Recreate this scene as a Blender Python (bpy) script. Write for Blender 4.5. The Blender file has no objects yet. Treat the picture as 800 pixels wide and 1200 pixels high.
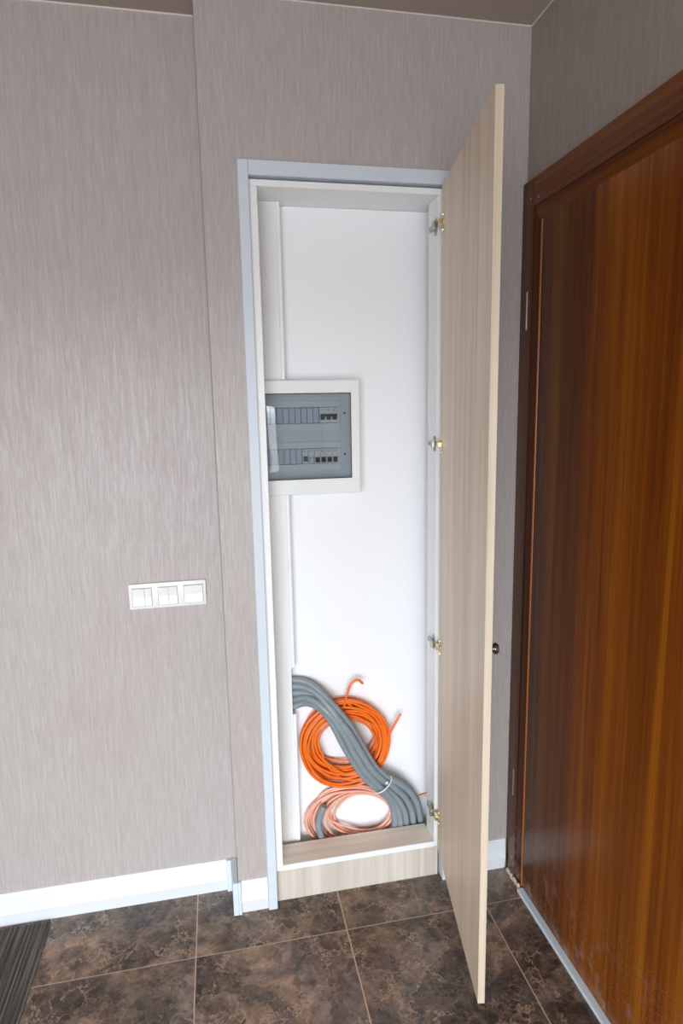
import bpy, bmesh, math, random
from mathutils import Vector, Matrix
random.seed(7)
SC = bpy.context.scene
COL = SC.collection

# ------------------------------------------------------------------ camera
F_PX = 730.06
YAW, PITCH, ROLL = 0.1962, -0.1646, -0.0194
CAM = Vector((-0.3175, -1.687, 1.5))
_c, _s, _cp, _sp = math.cos(YAW), math.sin(YAW), math.cos(PITCH), math.sin(PITCH)
FW = Vector((_s*_cp, _c*_cp, _sp)); _R0 = Vector((_c, -_s, 0)); _U0 = _R0.cross(FW)
RT = _R0*math.cos(ROLL) + _U0*math.sin(ROLL)
UPV = -_R0*math.sin(ROLL) + _U0*math.cos(ROLL)
cd = bpy.data.cameras.new('camera'); cam = bpy.data.objects.new('camera', cd); COL.objects.link(cam)
cd.sensor_fit = 'VERTICAL'; cd.sensor_height = 36; cd.lens = F_PX*36/1200; cd.clip_start = 0.02
cam.matrix_world = Matrix(((RT.x, UPV.x, -FW.x, CAM.x), (RT.y, UPV.y, -FW.y, CAM.y), (RT.z, UPV.z, -FW.z, CAM.z), (0, 0, 0, 1)))
SC.camera = cam

# ------------------------------------------------------------------ daylight, exposure
SC.view_settings.view_transform = 'Standard'; SC.view_settings.look = 'None'
SC.view_settings.gamma = 1; SC.view_settings.use_curve_mapping = False
SC.view_settings.exposure = 0.0
W = bpy.data.worlds.new('sky'); SC.world = W; W.use_nodes = True
_t = W.node_tree; _bg = _t.nodes['Background']            # overcast sky over darker ground
_tc = _t.nodes.new('ShaderNodeTexCoord'); _sp = _t.nodes.new('ShaderNodeSeparateXYZ'); _rp = _t.nodes.new('ShaderNodeValToRGB')
_t.links.new(_tc.outputs['Generated'], _sp.inputs[0]); _t.links.new(_sp.outputs['Z'], _rp.inputs[0]); _t.links.new(_rp.outputs[0], _bg.inputs[0])
_e = _rp.color_ramp.elements; _e[0].position = 0.0; _e[0].color = (.37, .385, .41, 1); _e[1].position = .06; _e[1].color = (.86, .93, 1.0, 1)
_bg.inputs[1].default_value = 21.0

H = 2.489; XR = 0.558; XJ = -0.3176; Y0 = 0.010; YL = 0.113
XL = -2.6; YF = -3.4
WIN = (-2.1, 0.02, 0.10, 2.0)          # window in the wall behind the viewer: x0 x1 z0 z1
pl = bpy.data.lights.new('window_daylight', 'AREA'); pl.shape = 'RECTANGLE'
pl.size = WIN[1]-WIN[0]; pl.size_y = WIN[3]-WIN[2]; pl.cycles.is_portal = True
plo = bpy.data.objects.new('window_daylight', pl); COL.objects.link(plo)
plo.location = ((WIN[0]+WIN[1])/2, YF-0.14, (WIN[2]+WIN[3])/2); plo.rotation_euler = (math.radians(90), 0, 0)

# ------------------------------------------------------------------ helpers
def at(u, v, y):
    """point of the plane Y=y seen at photo pixel u,v"""
    d = FW + RT*((u-400)/F_PX) - UPV*((v-600)/F_PX)
    return CAM + d*((y-CAM.y)/d.y)

def box(bm, a, b, bev=0.0, seg=1, M=None):
    x0, x1 = sorted((a[0], b[0])); y0, y1 = sorted((a[1], b[1])); z0, z1 = sorted((a[2], b[2]))
    t = bmesh.new()
    vs = [t.verts.new((x, y, z)) for x in (x0, x1) for y in (y0, y1) for z in (z0, z1)]
    for f in ((0,1,3,2),(4,6,7,5),(0,4,5,1),(2,3,7,6),(0,2,6,4),(1,5,7,3)): t.faces.new([vs[i] for i in f])
    bmesh.ops.recalc_face_normals(t, faces=t.faces)
    if bev: bmesh.ops.bevel(t, geom=list(t.edges), offset=bev, segments=seg, affect='EDGES', profile=0.5)
    if M is not None: bmesh.ops.transform(t, matrix=M, verts=t.verts)
    me = bpy.data.meshes.new('t'); t.to_mesh(me); bm.from_mesh(me); bpy.data.meshes.remove(me); t.free()

def prism(bm, prof, axis, a, b):
    """extrude a closed outline along an axis; prof pairs are the other two axes in order"""
    def P(p, t):
        if axis == 'x': return (t, p[0], p[1])
        if axis == 'y': return (p[0], t, p[1])
        return (p[0], p[1], t)
    A = [bm.verts.new(P(p, a)) for p in prof]; Bv = [bm.verts.new(P(p, b)) for p in prof]
    n = len(prof); fs = [bm.faces.new(A), bm.faces.new(Bv[::-1])]
    for i in range(n): fs.append(bm.faces.new((A[i], Bv[i], Bv[(i+1) % n], A[(i+1) % n])))
    bmesh.ops.recalc_face_normals(bm, faces=fs)

def cyl(bm, c, axis, r, h, n=20, r2=None, M=None, bev=0):
    t = bmesh.new()
    bmesh.ops.create_cone(t, cap_ends=True, segments=n, radius1=r, radius2=r if r2 is None else r2, depth=h)
    if bev: bmesh.ops.bevel(t, geom=[e for e in t.edges if len([f for f in e.link_faces if len(f.verts) > 4])], offset=bev, segments=2, affect='EDGES')
    rot = {'z': Matrix.Identity(4), 'y': Matrix.Rotation(math.pi/2, 4, 'X'), 'x': Matrix.Rotation(math.pi/2, 4, 'Y')}[axis]
    mm = Matrix.Translation(c) @ rot
    if M is not None: mm = M @ mm
    bmesh.ops.transform(t, matrix=mm, verts=t.verts)
    me = bpy.data.meshes.new('t'); t.to_mesh(me); bm.from_mesh(me); bpy.data.meshes.remove(me); t.free()

def tube(bm, pts, r, n=10, flat=None):
    pts = [Vector(p) for p in pts]; N = len(pts); prev = None; rings = []
    for i, p in enumerate(pts):
        T = (pts[min(i+1, N-1)] - pts[max(i-1, 0)]).normalized()
        if prev is None:
            a = Vector((0, 1, 0)) if abs(T.y) < .9 else Vector((1, 0, 0)); X = (a - T*a.dot(T)).normalized()
        else: X = (prev - T*prev.dot(T)).normalized()
        prev = X; Y = T.cross(X)
        rx, ry = (r, r) if flat is None else flat
        rings.append([bm.verts.new(p + X*rx*math.cos(2*math.pi*k/n) + Y*ry*math.sin(2*math.pi*k/n)) for k in range(n)])
    for a, b in zip(rings, rings[1:]):
        for k in range(n): bm.faces.new((a[k], a[(k+1) % n], b[(k+1) % n], b[k]))
    bm.faces.new(rings[0][::-1]); bm.faces.new(rings[-1])

def spline(P, m=10):
    P = [Vector(p) for p in P]; Q = [P[0]*2-P[1]] + P + [P[-1]*2-P[-2]]; out = []
    for i in range(1, len(Q)-2):
        a, b, c, d = Q[i-1:i+3]
        for k in range(m):
            t = k/m
            out.append(0.5*((2*b) + (c-a)*t + (2*a-5*b+4*c-d)*t*t + (3*b-a-3*c+d)*t**3))
    out.append(P[-1]); return out

def obj(name, bm, mat, parent=None, org=None, local=False, smooth=False):
    """one mesh object. World-built geometry is moved to its own origin (org, or centre of its foot)."""
    me = bpy.data.meshes.new(name); o = bpy.data.objects.new(name, me); COL.objects.link(o)
    if not local:
        if org is None:
            if parent is not None: org = Vector(parent.location)
            else:
                xs = [v.co for v in bm.verts]
                org = Vector(((min(v.x for v in xs)+max(v.x for v in xs))/2, (min(v.y for v in xs)+max(v.y for v in xs))/2, min(v.z for v in xs)))
        org = Vector(org)
        bmesh.ops.translate(bm, verts=bm.verts, vec=-org)
        o.location = org - Vector(parent.location) if parent is not None else org
    if smooth:
        for f in bm.faces: f.smooth = True
        for e in bm.edges:
            if len(e.link_faces) == 2 and e.calc_face_angle(0) > 0.7: e.smooth = False
    bm.to_mesh(me); bm.free(); me.materials.append(mat)
    if parent is not None: o.parent = parent
    return o

def thing(name, label, cat, loc, group=None):
    o = bpy.data.objects.new(name, None); COL.objects.link(o); o.location = loc; o.empty_display_size = .05
    o['label'] = label; o['category'] = cat
    if group: o['group'] = group
    return o
def tag(o, label, cat, group=None):
    o['label'] = label; o['category'] = cat
    if group: o['group'] = group
    return o
def struct(o, label=None, cat=None):
    o['kind'] = 'structure'
    if label: o['label'] = label
    if cat: o['category'] = cat
    return o
def NB(): return bmesh.new()

# ------------------------------------------------------------------ materials
class Mt:
    def __init__(s, name, color=(.8, .8, .8), rough=.5, metal=0, spec=.5):
        s.m = bpy.data.materials.new(name); s.m.use_nodes = True; s.t = s.m.node_tree
        s.b = s.t.nodes['Principled BSDF']; s.b.inputs['Base Color'].default_value = (*color, 1)
        s.b.inputs['Roughness'].default_value = rough; s.b.inputs['Metallic'].default_value = metal
        s.b.inputs['Specular IOR Level'].default_value = spec
    def n(s, typ, **kw):
        d = s.t.nodes.new(typ)
        for k, v in kw.items():
            if k in d.inputs.keys(): 
                if isinstance(v, bpy.types.NodeSocket): s.t.links.new(v, d.inputs[k])
                else: d.inputs[k].default_value = v
            else: setattr(d, k, v)
        return d
    def link(s, a, b): s.t.links.new(a, b)
    def co(s, scale, src='Object', off=None):
        tc = s.n('ShaderNodeTexCoord'); mp = s.n('ShaderNodeMapping'); v = tc.outputs[src]
        if off is not None:
            a = s.n('ShaderNodeVectorMath', operation='ADD'); s.link(v, a.inputs[0]); s.link(off, a.inputs[1]); v = a.outputs[0]
        s.link(v, mp.inputs[0]); mp.inputs['Scale'].default_value = scale
        return mp.outputs[0]
    def noise(s, vec, scale=1, detail=3, rough=.5, dist=0):
        d = s.n('ShaderNodeTexNoise'); s.link(vec, d.inputs['Vector'])
        d.inputs['Scale'].default_value = scale; d.inputs['Detail'].default_value = detail
        d.inputs['Roughness'].default_value = rough; d.inputs['Distortion'].default_value = dist
        return d.outputs['Fac']
    def ramp(s, fac, stops):
        r = s.n('ShaderNodeValToRGB'); s.link(fac, r.inputs[0]); e = r.color_ramp.elements
        while len(e) < len(stops): e.new(.5)
        for el, (p, c) in zip(e, stops):
            el.position = p; el.color = (*c, 1) if len(c) == 3 else c
        return r.outputs[0]
    def mix(s, fac, a, b, mode='MIX'):
        d = s.n('ShaderNodeMix', data_type='RGBA', blend_type=mode)
        for sock, v in ((d.inputs[0], fac), (d.inputs[6], a), (d.inputs[7], b)):
            if isinstance(v, bpy.types.NodeSocket): s.link(v, sock)
            else: sock.default_value = v if not isinstance(v, tuple) else (*v, 1)
        return d.outputs[2]
    def math(s, op, a, b=0, c=0):
        d = s.n('ShaderNodeMath', operation=op)
        for sock, v in zip(d.inputs, (a, b, c)):
            if isinstance(v, bpy.types.NodeSocket): s.link(v, sock)
            else: sock.default_value = v
        return d.outputs[0]
    def bump(s, h, strength=.2, dist=.001):
        d = s.n('ShaderNodeBump'); s.link(h, d.inputs['Height']); d.inputs['Strength'].default_value = strength
        d.inputs['Distance'].default_value = dist; s.link(d.outputs[0], s.b.inputs['Normal'])
    def base(s, sock): s.link(sock, s.b.inputs['Base Color'])

# wallpaper: fine vertical fibres with a satin sheen
def wallpaper(name, sx, sy, tone=(1, 1, 1)):
    m = Mt(name, rough=.5)
    f1 = m.noise(m.co((sx*420, sy*420, 26)), 1, 4, .6)
    f2 = m.noise(m.co((sx*170, sy*170, 9)), 1, 3, .6)
    f3 = m.noise(m.co((1.5, 1.5, 1.2)), 1, 2)
    a = m.math('MULTIPLY_ADD', f2, .5, m.math('MULTIPLY', f1, .7))
    c = m.ramp(a, [(p, tuple(u*v for u, v in zip(q, tone))) for p, q in ((.30, (.365, .318, .300)), (.60, (.455, .405, .382)), (.88, (.57, .53, .51)))])
    m.base(m.mix(.14, c, m.ramp(f3, [(.3, (.42*tone[0], .33*tone[1], .32*tone[2])), (.7, (.50*tone[0], .50*tone[1], .46*tone[2]))])))
    r = m.n('ShaderNodeMapRange'); m.link(a, r.inputs[0]); r.inputs[1].default_value = .4; r.inputs[2].default_value = .8
    r.inputs[3].default_value = .55; r.inputs[4].default_value = .33; m.link(r.outputs[0], m.b.inputs['Roughness'])
    m.bump(a, .35, .0008)
    return m.m
M_WALL = wallpaper('wallpaper', 1, 0.05)
M_WALLR = wallpaper('wallpaper_side_shaded', 0.05, 1, (.74, .70, .66))  # same wallpaper; side-wall shade and the door's warm reflection toned into its colour
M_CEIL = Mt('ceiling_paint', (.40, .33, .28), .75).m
M_PLAIN = Mt('plain_plaster', (.72, .70, .66), .8).m
M_CAULK = Mt('caulk', (.72, .68, .64), .5).m
M_GROUT = Mt('grout', (.56, .42, .32), .8).m

def emperador():
    m = Mt('brown_marble_tile', rough=.3)
    oi = m.n('ShaderNodeObjectInfo')
    k = m.n('ShaderNodeVectorMath', operation='SCALE'); m.link(oi.outputs['Location'], k.inputs[0]); k.inputs['Scale'].default_value = 2.37
    off = k.outputs[0]
    def c(s): return m.co((s, s, s), 'Object', off)
    cloud = m.noise(c(5.5), 1, 7, .68, 1.2)
    fine = m.noise(c(70), 1, 6, .75, .4)
    tint = m.noise(c(3.0), 1, 3, .5, .5)
    cl2 = m.math('MULTIPLY_ADD', fine, .28, m.math('MULTIPLY', cloud, .80))
    basec = m.ramp(cl2, [(.42, (.040, .031, .028)), (.51, (.105, .074, .057)), (.58, (.20, .132, .092)), (.68, (.36, .24, .165))])
    grey = m.ramp(cl2, [(.43, (.036, .032, .031)), (.56, (.115, .098, .090)), (.68, (.24, .20, .175))])
    basec = m.mix(m.ramp(tint, [(.44, (0, 0, 0)), (.60, (.9, .9, .9))]), basec, grey)
    def frag(sc, wsc, amt, det=3):
        wp = m.n('ShaderNodeTexNoise'); m.link(c(wsc), wp.inputs['Vector']); wp.inputs['Detail'].default_value = det; wp.inputs['Roughness'].default_value = .55
        ad = m.n('ShaderNodeVectorMath', operation='MULTIPLY_ADD'); m.link(wp.outputs['Color'], ad.inputs[0]); ad.inputs[1].default_value = (amt,)*3; m.link(c(sc), ad.inputs[2]); return ad.outputs[0]
    def cracks(vec, w0, w1):
        v = m.n('ShaderNodeTexVoronoi', feature='DISTANCE_TO_EDGE'); m.link(vec, v.inputs['Vector']); v.inputs['Scale'].default_value = 1
        return m.ramp(v.outputs['Distance'], [(0, (1, 1, 1)), (w0, (.55, .55, .55)), (w1, (0, 0, 0))])
    v1, v2, v3 = frag(11, 8, 1.1), frag(27, 18, 1.0, 2), frag(70, 50, 1.4)
    for vec, dk in ((v1, .45), (v2, .55)):                   # broken fragments, each with its own tone
        f = m.n('ShaderNodeTexVoronoi'); m.link(vec, f.inputs['Vector']); f.inputs['Scale'].default_value = 1
        sc_ = m.n('ShaderNodeSeparateColor'); m.link(f.outputs['Color'], sc_.inputs[0])
        tone = m.ramp(sc_.outputs[0], [(.1, (dk, dk, dk)), (.9, (1.35, 1.30, 1.25))])
        basec = m.mix(.8, basec, tone, 'MULTIPLY')
    k1 = cracks(v1, .016, .045); k2 = cracks(v2, .030, .085); k3 = cracks(v3, .08, .25)
    m1 = m.ramp(m.noise(c(8), 1, 4, .6), [(.44, (0, 0, 0)), (.54, (1, 1, 1))])
    m2 = m.ramp(m.noise(c(11), 1, 4, .6, .5), [(.45, (.06, .06, .06)), (.60, (.75, .75, .75))])
    m3 = m.ramp(m.noise(c(15), 1, 4, .6, .5), [(.46, (0, 0, 0)), (.60, (.5, .5, .5))])
    basec = m.mix(m.math('MULTIPLY', k3, m3), basec, (.27, .175, .12))
    basec = m.mix(m.math('MULTIPLY', k2, m2), basec, (.33, .21, .14))
    basec = m.mix(m.math('MULTIPLY', k1, m1), basec, (.43, .285, .19))
    m.base(basec)
    r = m.n('ShaderNodeMapRange'); m.link(fine, r.inputs[0]); r.inputs[3].default_value = .22; r.inputs[4].default_value = .42
    m.link(r.outputs[0], m.b.inputs['Roughness']); m.bump(fine, .08, .0006)
    return m.m
M_TILE = emperador()

def pale_wood(name, ax, base=1.0, across=(1, 1), sat=1.0):
    m = Mt(name, rough=.45)
    sc = [70*across[0], 70*across[1], 1.4] if ax == 'z' else [1.4, 70, 70]
    g = m.noise(m.co(tuple(sc)), 1, 4, .6, .3)
    sc2 = [v*.28 for v in sc]; g2 = m.noise(m.co(tuple(sc2)), 1, 3, .5, .8)
    a = m.math('MULTIPLY_ADD', g, .45, m.math('MULTIPLY', g2, .55))
    c = m.ramp(a, [(.34, (.43*base, .34*base, .245*base)), (.5, (.53*base, .435*base, .33*base)), (.66, (.60*base, .505*base, .395*base))])
    h = m.n('ShaderNodeHueSaturation'); m.link(c, h.inputs['Color']); h.inputs['Saturation'].default_value = sat
    m.base(h.outputs[0]); m.bump(g, .15, .0005); return m.m
M_OAK = pale_wood('pale_oak_laminate', 'z', 1.38)
M_PLINTH = pale_wood('plinth_laminate', 'z', 1.2, sat=.6)
M_OAKE = pale_wood('pale_oak_edge_band', 'z', 1.22)
M_SILL = pale_wood('sill_laminate', 'x', 1.58, sat=.7)

def dark_wood(name, grain, flitch=False, tone=1):
    m = Mt(name, rough=.26, spec=.36)
    sc = {'z': (55, 55, .9), 'y': (55, .9, 55)}[grain]
    g = m.noise(m.co(sc), 1, 5, .65, .5)
    g2 = m.noise(m.co(tuple(v*.22 for v in sc)), 1, 3, .5, 1.0)
    g3 = m.noise(m.co(tuple(v*3.5 for v in sc)), 1, 2, .5)
    a = m.math('MULTIPLY_ADD', g, .42, m.math('MULTIPLY_ADD', g2, .48, m.math('MULTIPLY', g3, .12)))
    c = m.ramp(a, [(.34, (.080*tone, .016*tone, .003)), (.49, (.215*tone, .056*tone, .004)), (.64, (.36*tone, .115*tone, .006))])
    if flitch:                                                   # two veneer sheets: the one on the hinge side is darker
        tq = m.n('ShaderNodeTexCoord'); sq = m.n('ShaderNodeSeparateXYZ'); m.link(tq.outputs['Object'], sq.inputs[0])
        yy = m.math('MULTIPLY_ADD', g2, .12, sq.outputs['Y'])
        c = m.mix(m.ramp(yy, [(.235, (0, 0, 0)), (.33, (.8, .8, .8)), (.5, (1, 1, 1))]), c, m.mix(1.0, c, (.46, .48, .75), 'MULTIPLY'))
    # scuffs and plaster spots low on the leaf
    tc = m.n('ShaderNodeTexCoord'); sp = m.n('ShaderNodeSeparateXYZ'); m.link(tc.outputs['Object'], sp.inputs[0])
    low = m.ramp(sp.outputs['Z'], [(.02, (1, 1, 1)), (.32, (0, 0, 0))])
    vo = m.n('ShaderNodeTexVoronoi'); m.link(m.co((0, 75, 48)), vo.inputs['Vector']); vo.inputs['Randomness'].default_value = 1
    sv = m.n('ShaderNodeSeparateColor'); m.link(vo.outputs['Color'], sv.inputs[0])
    rad = m.math('MULTIPLY', m.math('GREATER_THAN', sv.outputs[0], .86), .20)
    dot = m.math('MULTIPLY', m.math('LESS_THAN', vo.outputs['Distance'], rad), m.math('GREATER_THAN', low, .12))
    smear = m.math('MULTIPLY', m.ramp(m.noise(m.co((24, 24, 18)), 1, 5, .7), [(.52, (0, 0, 0)), (.72, (.35, .35, .35))]), low)
    c = m.mix(m.math('MAXIMUM', m.math('MULTIPLY', dot, .6), smear), c, (.50, .38, .34))
    m.base(c); m.bump(g3, .05, .0004); return m.m
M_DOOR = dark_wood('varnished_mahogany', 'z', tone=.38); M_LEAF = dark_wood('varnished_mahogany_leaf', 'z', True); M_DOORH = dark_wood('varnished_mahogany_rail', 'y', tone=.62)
M_BEADW = Mt('orange_edge_bead', (.36, .10, .02), .3).m
M_WHITE = Mt('white_melamine', (.86, .87, .86), .35).m
M_BACK = Mt('white_panel', (.90, .91, .93), .5).m
M_ALU = Mt('painted_aluminium', (.64, .70, .76), .42, .0).m
M_PVC = Mt('white_skirting_plastic', (.80, .83, .86), .25).m
M_PVCC = Mt('pale_grey_end_cap', (.66, .74, .79), .3).m
M_GAP = Mt('dark_gap', (.10, .08, .07), .8).m
M_STEEL = Mt('nickel_steel', (.62, .58, .50), .25, 1).m
M_BRASS = Mt('brassy_zinc', (.78, .68, .42), .25, 1).m
M_DKST = Mt('dull_hinge_steel', (.45, .45, .42), .35, .9).m
M_CHROME = Mt('dark_chrome', (.35, .34, .36), .12, 1).m
M_SWITCH = Mt('ivory_white_plastic', (.86, .86, .82), .3).m
M_BEZEL = Mt('glossy_white_plastic', (.86, .87, .86), .15).m
M_BLACK = Mt('black_plastic', (.02, .02, .025), .4).m
M_PLATE = Mt('grey_cover_plate', (.66, .70, .72), .4).m
M_BRK = Mt('breaker_grey_plastic', (.72, .75, .75), .4).m
M_BLANK = Mt('blank_strip_plastic', (.55, .60, .66), .35).m
M_GREEN = Mt('green_print', (.04, .33, .17), .5).m
M_BLUEG = Mt('blue_grey_toggle', (.10, .12, .19), .4).m
M_THR = Mt('white_threshold', (.66, .76, .82), .4).m
M_DUST = Mt('old_filler', (.62, .52, .42), .9).m

def smoked():
    m = Mt('smoked_clear_plastic'); t = m.t
    tr = m.n('ShaderNodeBsdfTransparent'); tr.inputs[0].default_value = (.73, .76, .78, 1)
    gl = m.n('ShaderNodeBsdfGlossy'); gl.inputs['Roughness'].default_value = .02
    fr = m.n('ShaderNodeFresnel'); fr.inputs[0].default_value = 1.6
    ms = m.n('ShaderNodeMixShader'); m.link(fr.outputs[0], ms.inputs[0]); m.link(tr.outputs[0], ms.inputs[1]); m.link(gl.outputs[0], ms.inputs[2])
    m.link(ms.outputs[0], t.nodes['Material Output'].inputs[0]); return m.m
M_SMOKE = smoked()
def clear():
    m = Mt('window_glass'); t = m.t
    tr = m.n('ShaderNodeBsdfTransparent'); gl = m.n('ShaderNodeBsdfGlossy'); gl.inputs['Roughness'].default_value = .01
    ms = m.n('ShaderNodeMixShader'); ms.inputs[0].default_value = .07; m.link(tr.outputs[0], ms.inputs[1]); m.link(gl.outputs[0], ms.inputs[2])
    m.link(ms.outputs[0], t.nodes['Material Output'].inputs[0]); return m.m
M_GLASS = clear()
def cable_mat(name, c, rough=.4):
    m = Mt(name, c, rough); n = m.noise(m.co((60, 60, 60)), 1, 3)
    m.base(m.mix(n, tuple(v*.82 for v in c), tuple(min(1, v*1.18) for v in c))); return m.m
M_ORANGE = cable_mat('orange_cable_sheath', (.87, .17, .012))
M_SALMON = cable_mat('salmon_cable_sheath', (.86, .43, .31))
M_HOSE = cable_mat('grey_conduit', (.235, .275, .30), .42)
M_TIE = Mt('clear_white_tie', (.80, .82, .82), .35).m
def matmat():
    m = Mt('ribbed_mat_fibre', rough=.9)
    g = m.noise(m.co((160, 3, 1)), 1, 2); f = m.noise(m.co((900, 300, 900)), 1, 3)
    c = m.ramp(g, [(.35, (.070, .062, .056)), (.52, (.15, .132, .118)), (.68, (.32, .28, .25))])
    m.base(m.mix(f, m.mix(.6, c, (.01, .01, .01)), c)); m.bump(f, .6, .002); return m.m
M_MAT = matmat()

# ------------------------------------------------------------------ room shell
# niche behind the cupboard
NX0, NX1, NZ1, NB_ = -0.2300, 0.3600, 2.10, 0.175
b = NB()
box(b, (XJ, Y0, 0), (NX0, .26, H)); box(b, (NX1, Y0, 0), (XR+.1, .26, H))
box(b, (NX0, Y0, NZ1), (NX1, .26, H)); box(b, (NX0, NB_, 0), (NX1, .26, NZ1))
wb = struct(obj('wall_back', b, M_WALL))
b = NB(); box(b, (XL-.1, YL, 0), (XJ, .26, H)); wl_ = struct(obj('wall_back_recess', b, M_WALL))
DY1 = -1.115; DZ = 2.093
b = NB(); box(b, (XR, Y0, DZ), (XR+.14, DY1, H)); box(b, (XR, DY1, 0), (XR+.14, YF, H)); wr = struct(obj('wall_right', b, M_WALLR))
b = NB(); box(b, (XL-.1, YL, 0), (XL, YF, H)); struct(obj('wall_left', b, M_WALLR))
b = NB(); x0, x1, z0, z1 = WIN
box(b, (XL-.1, YF, 0), (x0, YF-.15, H)); box(b, (x1, YF, 0), (XR+.14, YF-.15, H))
box(b, (x0, YF, 0), (x1, YF-.15, z0)); box(b, (x0, YF, z1), (x1, YF-.15, H)); struct(obj('wall_front', b, M_WALL))
b = NB(); box(b, (XL-.1, .26, H), (XR+.14, YF-.15, H+.1)); ceil = struct(obj('ceiling', b, M_CEIL))
b = NB(); box(b, (XL-.1, .26, -.06), (XR+.14, YF-.15, -.0008)); floor = struct(obj('floor', b, M_GROUT))
# caulk beads at the ceiling line
def bead(name, a, c):
    b = NB(); box(b, a, c); struct(obj(name, b, M_CAULK))
bead('trim_1', (XL, YL, H-.004), (XJ-.002, YL-.003, H)); bead('trim_2', (XJ, Y0, H-.003), (XR, Y0-.002, H)); bead('trim_3', (XR-.002, Y0, H-.003), (XR, YF, H))
b = NB(); box(b, (XJ-.0032, YL, .11), (XJ, YL-.0012, H-.004)); struct(obj('jog_shade_line', b, Mt('corner_shade', (.37, .33, .31), .8).m))  # added dark strip, paints the shade line along the wall jog
# window behind the viewer
wn = bpy.data.objects.new('window_1', None); COL.objects.link(wn); wn.location = ((x0+x1)/2, YF-.08, z0); wn['kind'] = 'structure'
fw = .06; b = NB()
box(b, (x0, YF-.05, z0), (x0+fw, YF-.11, z1), .004); box(b, (x1-fw, YF-.05, z0), (x1, YF-.11, z1), .004)
box(b, (x0+fw, YF-.05, z0), (x1-fw, YF-.11, z0+fw), .004); box(b, (x0+fw, YF-.05, z1-fw), (x1-fw, YF-.11, z1), .004)
obj('window_frame', b, M_PVC, wn)
for xm in (x0+.68, x0+1.37):
    b = NB(); box(b, (xm-.035, YF-.05, z0+fw), (xm+.035, YF-.11, z1-fw), .004); obj('mullion', b, M_PVC, wn)
for a, c in ((x0+fw, x0+.645), (x0+.715, x0+1.335), (x0+1.405, x1-fw)):
    b = NB(); box(b, (a, YF-.078, z0+fw), (c, YF-.082, z1-fw)); obj('pane', b, M_GLASS, wn)

# floor tiles, one object each
TA, TW, TY = -.4441, .4300, -.1226
GAP = .0018; meshes = {}
ix0 = math.floor((XL-TA)/TW); cells_x = []
for i in range(ix0, 4):
    a, c = TA+i*TW, TA+(i+1)*TW
    a, c = max(a, XL), min(c, XR+.0)
    if c-a > .02: cells_x.append((a, c))
rows = [(TY, YL)] + [(TY-(j+1)*TW, TY-j*TW) for j in range(8)]
for j, (ya, yb) in enumerate(rows):
    ya = max(ya, YF)
    if yb-ya < .02: continue
    for (xa, xb) in cells_x:
        yb2 = yb
        if j == 0 and xa >= XJ-.02: yb2 = .155 if xa < NX1 else Y0
        if j == 0 and xa < XJ < xb: yb2 = YL          # the skirting and wall cover the rest
        if j == 0 and xa > .4: yb2 = Y0
        w, d = xb-xa-2*GAP, yb2-ya-2*GAP
        key = (round(w, 3), round(d, 3))
        if key not in meshes:
            bb = NB(); box(bb, (-w/2, -d/2, -.008), (w/2, d/2, 0), .0005)
            me = bpy.data.meshes.new('tile'); bb.to_mesh(me); bb.free(); me.materials.append(M_TILE); meshes[key] = me
        o = bpy.data.objects.new('tile', meshes[key]); COL.objects.link(o); o.parent = floor
        o.location = Vector(((xa+xb)/2, (ya+yb2)/2, 0)) - floor.location

# skirting boards
def skirt(name, x0, x1, yw, h=.107):
    f = yw-.0118
    b = NB(); prism(b, [(yw, 0), (f+.009, 0), (f, .044), (f+.001, .047), (f+.0065, h-.006), (f+.0085, h), (yw, h)], 'x', x0, x1)
    return struct(obj(name, b, M_PVC))
s1 = skirt('baseboard_left', XL, -.352, YL); s2 = skirt('baseboard_middle', -.310, -.231, Y0); s3 = skirt('baseboard_right', .362, .541, Y0)
b = NB(); box(b, (-.352, YL, 0), (-.3365, YL-.0135, .109), .002); obj('end_cap', b, M_PVCC, s1)
b = NB(); box(b, (-.3355, YL-.001, 0), (-.3182, -.0035, .109), .0025); box(b, (-.3182, Y0, 0), (-.310, -.0035, .109), .002); obj('corner_cap', b, M_PVCC, s2)
b = NB(); prism(b, [(XL, 0), (XL+.012, 0), (XL+.012, .046), (XL+.005, .107), (XL, .107)], 'y', YL-.02, YF); struct(obj('baseboard_side', b, M_PVC))

# ------------------------------------------------------------------ built-in cupboard
cup = thing('wall_cupboard', 'tall narrow built-in utility cupboard, its pale wood door swung open, white inside', 'cupboard', (.05, .05, 0))
FX0, FX1, FI0, FI1, FZ1, FZI, FY = -.2300, .3600, -.2038, .3250, 2.1175, 2.0825, -.002
def part(name, mat, a, c, bev=.0008, parent=None, smooth=False):
    b = NB(); box(b, a, c, bev); return obj(name, b, mat, parent or cup, smooth=smooth)
part('frame_upright', M_ALU, (FX0, FY, .0), (FI0, Y0+.03, FZ1))
part('frame_upright', M_ALU, (FI1, FY, .0), (FX1, Y0+.03, FZ1))
part('frame_rail', M_ALU, (FI0+.0006, FY, FZI), (FI1-.0006, Y0+.03, FZ1))
part('side_board', M_WHITE, (-.2035, .012, .1155), (-.182, .085, 2.0600))
part('side_board', M_WHITE, (.300, .012, .1155), (.3185, .085, 2.0600))
part('top_board', M_WHITE, (-.2035, .012, 2.0605), (.3400, .165, 2.0765))
sill = part('sill_board', M_SILL, (-.1815, .014, .1155), (.2995, .1035, .1335))
b = NB(); box(b, (-.1815, .0115, .1155), (.2995, .0139, .1335)); e = obj('white_edging', b, M_WHITE, sill, org=cup.location); e.location = Vector((0, 0, 0))
part('plinth', M_PLINTH, (-.2035, .028, 0), (.3185, .046, .106))
part('back_panel', M_BACK, (-.121, .160, .112), (.334, .170, 2.0600))
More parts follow.
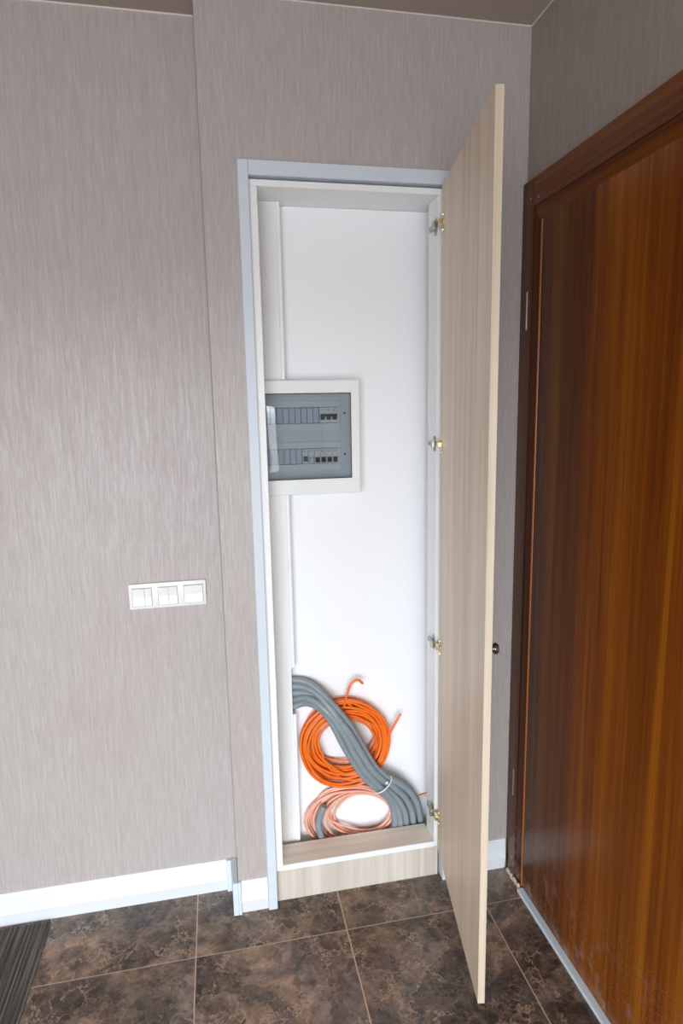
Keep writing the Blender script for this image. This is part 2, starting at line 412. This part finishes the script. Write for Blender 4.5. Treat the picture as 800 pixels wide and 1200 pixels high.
b = NB(); box(b, (-.121, .166, .05), (.334, .1745, .1115)); obj('niche_lining', b, Mt('bare_niche', (.80, .76, .72), .8).m, cup)
b = NB(); box(b, (-.2295, .124, .05), (-.1245, .132, 1.262), .001); obj('duct_cover', b, M_WHITE, cup)
b = NB(); box(b, (-.2295, .124, 1.574), (-.1245, .132, 2.0600), .001); obj('duct_cover', b, M_WHITE, cup)

for za, zc in ((.715, 1.262), (1.574, 2.0600), (.05, .562)):
    b = NB(); box(b, (-.1245, .121, za), (-.1135, .159, zc), .002, 2); obj('duct_trim', b, M_WHITE, cup)

# open door: origin on the hinge corner, local x along the door, local y outwards
da = math.atan2(-.5152, -.089); DW = .5228; DT = .0165; DZ0, DZ1 = .1178, 2.0802
b = NB(); box(b, (0, 0, 0), (DW, DT, DZ1-DZ0), .0006)
door = obj('cupboard_door', b, M_OAK, cup, local=True); door.location = Vector((.3065, -.002, DZ0)) - cup.location; door.rotation_euler = (0, 0, da)
b = NB(); box(b, (DW, .0003, .0003), (DW+.0008, DT-.0003, DZ1-DZ0-.0003)); obj('edge_band', b, M_OAKE, door, local=True)
Minv = (Matrix.Translation((.3065, -.002, DZ0)) @ Matrix.Rotation(da, 4, 'Z')).inverted()
for hz in (1.982, 1.395, .797, .240):
    z = hz-DZ0
    b = NB()
    box(b, (.010, -.0016, z-.026), (.034, 0, z+.026), .0006)                    # flange on the door
    cyl(b, (.022, -.0022, z+.019), 'y', .0035, .0016, 12); cyl(b, (.022, -.0022, z-.019), 'y', .0035, .0016, 12)
    cyl(b, (.022, -.001, z), 'y', .0125, .004, 20)
    box(b, (.003, -.013, z-.008), (.026, -.002, z+.008), .002, 2)               # hinge cup arm
    h = obj('hinge', b, M_BRASS, door, local=True)
    # arm and mounting plate sit on the side board, in world axes
    b = NB()
    box(b, (.2985, .014, hz-.022), (.3000, .034, hz+.022), .0004)
    box(b, (.2915, .004, hz-.007), (.2985, .058, hz+.007), .0015, 2)
    cyl(b, (.2905, .048, hz), 'x', .004, .003, 12); cyl(b, (.298, .024, hz+.016), 'x', .0038, .003, 12); cyl(b, (.298, .024, hz-.016), 'x', .0038, .003, 12)
    box(b, (.284, .0, hz-.010), (.2925, .016, hz+.010), .002, 2)
    obj('hinge_arm', b, M_DKST, cup)
b = NB(); kz = .980-DZ0
cyl(b, (DW-.032, DT+.006, kz), 'y', .006, .012, 16); cyl(b, (DW-.032, DT+.016, kz), 'y', .0125, .011, 24, bev=.003)
obj('knob', b, M_CHROME, door, local=True, smooth=True)

# ------------------------------------------------------------------ distribution box
BX0, BX1, BZ0, BZ1 = -.222, .098, 1.2535, 1.582
WX0, WX1, WZ0, WZ1 = -.196, .0715, 1.2985, 1.5450
BY = .100
box_ = thing('distribution_box', 'white electrical distribution box with smoked window set inside the open cupboard', 'fuse box', (-.062, .155, BZ0))
b = NB()
o4 = [(BX0, BZ0), (BX1, BZ0), (BX1, BZ1), (BX0, BZ1)]; i4 = [(WX0, WZ0), (WX1, WZ0), (WX1, WZ1), (WX0, WZ1)]
ch = .004
def ring(y, pts): return [b.verts.new((p[0], y, p[1])) for p in pts]
def inset(pts, d):
    return [(pts[0][0]+d, pts[0][1]+d), (pts[1][0]-d, pts[1][1]+d), (pts[2][0]-d, pts[2][1]-d), (pts[3][0]+d, pts[3][1]-d)]
R = [ring(.1235, o4), ring(BY+ch, o4), ring(BY+.001, inset(o4, .0015)), ring(BY, inset(o4, ch)), ring(BY, i4), ring(.158, i4)]
for r0, r1 in zip(R, R[1:]):
    for k in range(4): b.faces.new((r0[k], r0[(k+1) % 4], r1[(k+1) % 4], r1[k]))
for k in range(4): b.faces.new((R[0][k], R[5][k], R[5][(k+1) % 4], R[0][(k+1) % 4]))
bmesh.ops.recalc_face_normals(b, faces=b.faces)
obj('bezel', b, M_BEZEL, box_)
b = NB(); box(b, (-.110, .1236, BZ0+.006), (BX1-.006, .1590, WZ0-.001)); box(b, (-.110, .1236, WZ1+.001), (BX1-.006, .1590, BZ1-.006)); box(b, (WX1+.001, .1236, WZ0-.001), (BX1-.006, .1590, WZ1+.001))
obj('housing', b, M_WHITE, box_)
# inner cover plate with two raised fields and the breaker slots cut through
b = NB(); yb = .1400
mx1 = .0375; mw = .0178; mx0 = mx1-12*mw
A1 = (1.4585, 1.5050); A2 = (1.3400, 1.3860)
for (za, zc) in ((WZ0, A2[0]), (A2[1], A1[0]), (A1[1], WZ1)): box(b, (WX0, yb, za), (WX1, yb+.004, zc))
for (za, zc) in (A1, A2): box(b, (WX0, yb, za), (mx0, yb+.004, zc)); box(b, (mx1, yb, za), (WX1, yb+.004, zc))
plate = obj('inner_plate', b, M_PLATE, box_)
for (za, zc, A) in ((1.438, 1.524, A1), (1.318, 1.405, A2)):
    b = NB(); x_a, x_b = mx0-.010, .0475; t = .003
    for q in ((za, A[0]), (A[1], zc)): box(b, (x_a, yb-t, q[0]), (x_b, yb, q[1]), .0008)
    box(b, (x_a, yb-t, A[0]), (mx0, yb, A[1]), .0008); box(b, (mx1, yb-t, A[0]), (x_b, yb, A[1]), .0008)
    obj('raised_field', b, M_BRK, box_)
for sx, sz in ((.0600, 1.4870), (.0595, 1.3660), (-.1860, 1.4870), (-.1860, 1.3660)):
    b = NB(); cyl(b, (sx, yb-.001, sz), 'y', .003, .002, 12); box(b, (sx-.0022, yb-.0022, sz-.0004), (sx+.0022, yb-.0019, sz+.0004)); obj('screw', b, M_BLACK, box_)
def breaker(xa, n, A, ztog, mats):
    za, zc = A
    b = NB(); box(b, (xa+.0004, yb-.005, za+.001), (xa+n*mw-.0004, yb+.012, zc-.001), .0008)
    br = obj('circuit_breaker', b, M_BRK, box_, org=(xa+n*mw/2, yb, za))
    off = br.matrix_basis.translation + Vector(box_.location)
    def sub(nm, a, c, m, bev=.0):
        q = NB(); box(q, a, c, bev); bmesh.ops.translate(q, verts=q.verts, vec=-off); return obj(nm, q, m, br, local=True)
    for k in range(n):
        x = xa+k*mw
        sub('toggle', (x+.0030, yb-.0125, ztog), (x+mw-.0030, yb-.0045, ztog+.0150), mats[k], .0008)
        sub('green_mark', (x+.0035, yb-.0053, zc-.010), (x+mw-.0065, yb-.0049, zc-.0085), M_GREEN)
        sub('green_mark', (x+.0035, yb-.0053, zc-.0065), (x+mw-.0045, yb-.0049, zc-.0052), M_GREEN)
    if n > 1: sub('toggle_bar', (xa+.002, yb-.0135, ztog+.009), (xa+n*mw-.002, yb-.0115, ztog+.0165), M_BLACK)
    return br
breaker(mx1-3*mw, 3, A1, 1.4685, [M_BLACK]*3)
tm = [M_BLUEG, M_DKST, M_BLACK, M_BLACK, M_BLACK, M_BLACK]
for k in range(6): breaker(mx1-(6-k)*mw, 1, A2, 1.3480 if k == 0 else 1.3445, [tm[k]])
for A, n in ((A1, 9), (A2, 6)):
    for k in range(n):
        b = NB(); box(b, (mx0+k*mw+.0005, yb+.0005, A[0]+.001), (mx0+(k+1)*mw-.0005, yb+.006, A[1]-.001), .0008); obj('blank_strip', b, M_BLANK, box_)
# bulging smoked cover
b = NB(); nx, nz = 28, 14; grid = []
for j in range(nz+1):
    row = []
    for i in range(nx+1):
        u, w = i/nx, j/nz
        bul = .0085*(1-(2*u-1)**4)*(1-(2*w-1)**8) + .0012*math.sin(u*9+w*2.4)
        row.append(b.verts.new((WX0+.0005+(WX1-WX0-.001)*u, BY+.0015-bul, WZ0+.0005+(WZ1-WZ0-.001)*w)))
    grid.append(row)
for j in range(nz):
    for i in range(nx): b.faces.new((grid[j][i], grid[j][i+1], grid[j+1][i+1], grid[j+1][i]))
gs = list(b.faces); r = bmesh.ops.solidify(b, geom=gs, thickness=.0015)
bmesh.ops.recalc_face_normals(b, faces=b.faces)
obj('smoked_cover', b, M_SMOKE, box_, smooth=True)
b = NB(); t = .0022
box(b, (WX0, BY-.0015, WZ0), (WX1, BY+.004, WZ0+t)); box(b, (WX0, BY-.0015, WZ1-t), (WX1, BY+.004, WZ1))
box(b, (WX0, BY-.0015, WZ0+t), (WX0+t, BY+.004, WZ1-t)); box(b, (WX1-t*.6, BY-.0015, WZ0+t), (WX1, BY+.004, WZ1-t))
obj('cover_gasket', b, M_BLACK, box_)

# ------------------------------------------------------------------ switches
SX0, SX1, SZ0, SZ1 = -.5805, -.3665, .9455, 1.0195
sw = thing('light_switch', 'white three-gang light switch plate on the wallpapered wall', 'switch', ((SX0+SX1)/2, YL, SZ0))
b = NB(); box(b, (SX0, YL-.009, SZ0), (SX1, YL, SZ1), .002, 2); obj('frame_plate', b, M_SWITCH, sw, smooth=True)
mwid = (SX1-SX0)/3
for k in range(3):
    cx = SX0+mwid*(k+.5); h = .0265; cz = (SZ0+SZ1)/2-.002
    b = NB(); box(b, (cx-h-.001, YL-.0095, cz-h-.001), (cx+h+.001, YL-.0085, cz+h+.001)); obj('recess_line', b, Mt('recess_shadow_grey', (.42, .40, .36), .6).m, sw)
    cuts = {0: (-h, .007, h), 1: (-h, .002, h), 2: (-h, h)}[k]
    for a, c in zip(cuts, cuts[1:]):
        b = NB(); zb, zt = cz-h, cz+h
        prism(b, [(YL-.0095, zb), (YL-.0125, zb+.001), (YL-.0115, cz), (YL-.0145, zt-.001), (YL-.0095, zt)], 'x', cx+a+.0005, cx+c-.0005)
        obj('rocker', b, M_SWITCH, sw)

# ------------------------------------------------------------------ brown entrance door
dr = bpy.data.objects.new('door_1', None); COL.objects.link(dr); dr.location = (XR, -.55, 0); dr['kind'] = 'structure'
CX = .5465                                    # face of the casing
b = NB(); box(b, (CX, -.052, 0), (XR+.06, Y0-.001, DZ+.002), .001); obj('casing_upright', b, M_DOOR, dr)
b = NB(); box(b, (CX, -1.115, 0), (XR+.06, -1.062, DZ+.002), .001); obj('casing_upright', b, M_DOOR, dr)
b = NB(); box(b, (CX, -1.0615, 2.0215), (XR+.06, -.0525, DZ+.002), .001); obj('casing_head', b, M_DOORH, dr)
b = NB(); prism(b, [(CX+.003, -.0525), (XR+.05, -.0525), (XR+.05, -.086), (CX+.010, -.086)], 'z', 0, 1.984); obj('stop_upright', b, M_DOOR, dr)
b = NB(); prism(b, [(CX+.003, -1.0615), (XR+.05, -1.0615), (XR+.05, -1.028), (CX+.010, -1.028)], 'z', 0, 1.984); obj('stop_upright', b, M_DOOR, dr)
b = NB(); prism(b, [(CX+.003, 2.021), (XR+.05, 2.021), (XR+.05, 1.9845), (CX+.010, 1.9845)], 'y', -.0525, -1.0615); obj('stop_head', b, M_DOORH, dr)
b = NB(); box(b, (CX+.006, -.0865, .0095), (CX+.05, -1.0275, 1.984), .0015); leaf = obj('door_leaf', b, M_LEAF, dr, org=(XR, -.55, 0))
b = NB(); tube(b, [(CX+.007, -.090, .012), (CX+.007, -.090, 1.980)], .0042, 10); obj('edge_bead', b, M_BEADW, dr, smooth=True)
for za, zc in ((1.705, 1.808), (.285, .375)):
    b = NB(); box(b, (CX-.0012, -.0345, za), (CX+.004, -.0265, zc), .0008); cyl(b, (CX-.001, -.0305, (za+zc)/2), 'z', .0022, zc-za-.004, 10); obj('hinge', b, M_DKST, dr)
for (y, z, r) in ((-.036, 2.045, .0028), (-.078, 2.038, .0028)):
    b = NB(); cyl(b, (CX-.0004, y, z), 'x', r, .0012, 10); obj('nail_head', b, M_STEEL, dr)
b = NB(); box(b, (CX-.012, -1.06, -.002), (XR+.06, -.094, .009), .002); obj('threshold', b, M_THR, dr)
b = NB(); random.seed(3)
for k in range(9):
    y = -.012-.009*k; bmesh.ops.create_icosphere(b, subdivisions=1, radius=1, matrix=Matrix.Translation((CX-.002, y, .004+.004*random.random())) @ Matrix.Diagonal((.006, .008, .010*random.uniform(.5, 1.3), 1)))
obj('filler_blob', b, M_DUST, dr)

# ------------------------------------------------------------------ ribbed mat
b = NB(); mx, my0, my1 = -.8725, .0965, -1.10; wd = .60
box(b, (mx-wd, my1, .0005), (mx, my0, .004))
n = 50
for k in range(n):
    xa = mx-.004-(k+.5)*(wd-.008)/n; hw = (wd-.008)/n*.36
    prism(b, [(xa-hw, .004), (xa-hw*.5, .0075), (xa+hw*.5, .0075), (xa+hw, .004)], 'y', my1+.004, my0-.002)
tag(obj('ribbed_mat', b, M_MAT), 'dark brown ribbed doormat on the tiles along the left wall', 'mat')

# ------------------------------------------------------------------ cables
cupback = .160
def coil(name, mat, center, rin, rout, N, r, yfr, ybk, seed, turn_fn, tails, m=44):
    rnd = random.Random(seed)
    slots = []
    layers = 3
    for i in range(N): slots.append(((i+.5)/N, yfr+(ybk-yfr)*((i*2 % layers)/(layers-1))))
    rnd.shuffle(slots); slots.append(slots[-1])
    ph = [rnd.uniform(0, 6.28) for _ in range(6)]; pts = []
    for k in range(N):
        (a0, y0), (a1, y1) = slots[k], slots[k+1]; sw_ = rnd.uniform(.35, .9)
        for i in range(m):
            u = i/m; th = 2*math.pi*u + tails['start']
            w = min(max((u-sw_+.12)/.24, 0), 1); w = w*w*(3-2*w)
            t = a0+(a1-a0)*w + .05*math.sin(th*2+ph[k % 6]+k); y = y0+(y1-y0)*w
            if k > 0 or True: y = y + .0015*math.sin(th*3+ph[(k+2) % 6])
            pts.append(turn_fn(min(max(t, 0), 1), th, y))
    return pts
# orange coil against the back panel
oc = at(402.8, 870, .135)
def of(t, th, y):
    rx = .088+(.147-.088)*t; rz = .072+(.150-.072)*t
    cz = oc.z + .014*(1-t); cx = oc.x+.003
    wob = 1+.012*math.sin(5*th+t*7)
    return Vector((cx+rx*wob*math.cos(th), y, cz+rz*wob*math.sin(th)))
pts = coil('o', None, oc, 0, 0, 19, .0041, .1210, .1475, 5, of, {'start': math.radians(78)})
t1 = [at(401, 833, .125), at(404, 824, .118), at(407, 812, .116), at(411, 802, .116), at(416, 797.5, .117), at(420, 797, .118), at(425, 801, .120)]
t2 = [at(452, 872, .126), at(454, 865, .120), at(459, 855, .116), at(464, 846, .115), at(469, 837, .116)]
R_C = .0042
pp = [p for p in t1[::-1]] + pts[2:]
# last end leaves the ring on the right
end = pts[-44*1+20:]
full = spline(t1[::-1], 6)[:-1] + pts[3:]
th_end = 78+360*0
# continue from the ring's end clockwise down to the right-hand tail
last = pts[-1]
b = NB(); tube(b, full, R_C, 8)
seg = [of(.93, math.radians(a), .120) for a in range(88, -13, -8)]
seg = [pts[-1]]+seg
tube(b, spline(seg+t2[1:], 3), R_C, 8)
tag(obj('cable_coil', b, M_ORANGE, smooth=True), 'bright orange cable wound in a ring, standing against the white back panel', 'cable')

# salmon coil leaning in the bottom behind the sill
def zz(x, y): return (320+x/4, 770+y/4)
def sf(t, th, y):
    cx = 425-62*t; rx = 120+108*t; top = 640-38*t; bot = 812+118*t
    cz = (top+bot)/2; rz = (bot-top)/2
    k = 1+.015*math.sin(4*th+9*t)
    u, v = zz(cx+rx*k*math.cos(th), cz-rz*k*math.sin(th))
    return at(u, v, y)
pts = coil('s', None, None, 0, 0, 15, .004, .1310, .1540, 11, sf, {'start': math.radians(-60)})
b = NB(); tube(b, pts, .0040, 8)
tl = [sf(.9, math.radians(a), .151) for a in (-60, -20, 10)] + [at(*zz(640, 672), .1515), at(*zz(680, 655), .150), at(*zz(725, 641), .147)]
tube(b, spline([pts[-1]]+tl[3:], 6), .0040, 8)
tl = [at(*zz(140, 430), .1562), at(*zz(135, 370), .1562), at(*zz(165, 280), .1562), at(*zz(225, 215), .1562), at(*zz(300, 187), .1562), at(*zz(380, 188), .1562), at(*zz(450, 222), .1562), at(*zz(500, 270), .1562), at(*zz(535, 350), .1562)]
b2 = NB(); tube(b2, spline(tl, 8), .0034, 8)
tag(obj('cable_coil', b, M_SALMON, smooth=True), 'pale salmon cable coil at the cupboard bottom, half hidden behind the sill', 'cable')
tag(obj('loose_cable', b2, M_SALMON, smooth=True), 'single salmon strand arching behind the top of the bright orange coil', 'cable')

# grey conduits: control points as (zoom x, zoom y, depth)
HP = [
 [(70,106,.148),(100,106,.146),(150,114,.140),(205,148,.120),(262,208,.098),(318,268,.088),(372,340,.086),(424,430,.088),(472,508,.088),(520,556,.090),(585,588,.094),(640,630,.112),(676,690,.122),(690,770,.124),(692,860,.124)],
 [(70,136,.147),(100,136,.144),(150,142,.132),(205,172,.112),(255,226,.088),(300,285,.074),(352,352,.068),(402,432,.070),(448,508,.072),(500,566,.078),(560,604,.090),(612,650,.108),(644,706,.118),(656,780,.120),(656,870,.120)],
 [(70,166,.148),(100,166,.145),(148,168,.134),(200,190,.120),(252,236,.106),(300,300,.100),(342,370,.098),(386,446,.098),(432,524,.096),(482,584,.094),(535,622,.096),(584,668,.108),(614,722,.117),(624,790,.119),(622,870,.120)],
 [(70,197,.147),(100,197,.142),(150,190,.124),(205,214,.100),(258,262,.080),(308,322,.072),(346,386,.070),(386,462,.070),(428,530,.072),(476,584,.076),(526,634,.088),(568,682,.104),(590,732,.114),(596,800,.116),(592,880,.118)],
 [(70,230,.148),(100,228,.144),(150,214,.134),(205,230,.109),(256,280,.106),(296,346,.098),(330,414,.094),(372,484,.092),(416,548,.090),(462,594,.090),(508,632,.094),(546,672,.106),(566,725,.114),(570,800,.117),(566,880,.118)],
]
HL = ['top grey conduit of the bundle, arching highest from the duct',
      'second grey conduit from the top where the bundle leaves the duct',
      'third and middle grey conduit where the bundle leaves the duct',
      'fourth grey conduit from the top where the bundle leaves the duct',
      'lowest grey conduit at the duct, ending nearest the salmon coil']
for P, L in zip(HP, HL):
    b = NB(); tube(b, spline([at(*zz(x, y), d) for x, y, d in P], 7), .0112, 14)
    tag(obj('grey_conduit', b, M_HOSE, smooth=True), L, 'conduit', 'grey conduits bundled across the coils')
b = NB(); tube(b, spline([at(*zz(x, y), d) for x, y, d in [(238,698,.113),(222,735,.114),(212,780,.116),(222,830,.118),(238,870,.120),(250,900,.121)]], 7), .0112, 14)
tag(obj('conduit_end', b, M_HOSE, smooth=True), 'short cut end of grey conduit poking up in front of the salmon coil', 'conduit')
# cable tie round the bundle
c0 = at(*zz(512, 596), .084)
ax = (at(*zz(560, 650), .092)-at(*zz(462, 545), .080)).normalized()
sd = ax.cross(Vector((0, 1, 0))).normalized(); dp = sd.cross(ax).normalized()
ringp = []
for k in range(33):
    a = 2*math.pi*k/32; ringp.append(c0 + sd*.036*math.cos(a) + dp*.026*math.sin(a))
b = NB(); tube(b, ringp, .0015, 6, flat=(.0020, .0020))
q = at(*zz(532, 590), .058); box(b, (q.x-.004, q.y-.003, q.z-.004), (q.x+.004, q.y+.003, q.z+.004), .001)
tag(obj('cable_tie', b, M_TIE, smooth=True), 'white cable tie strapped around the grey conduit bundle', 'cable tie')
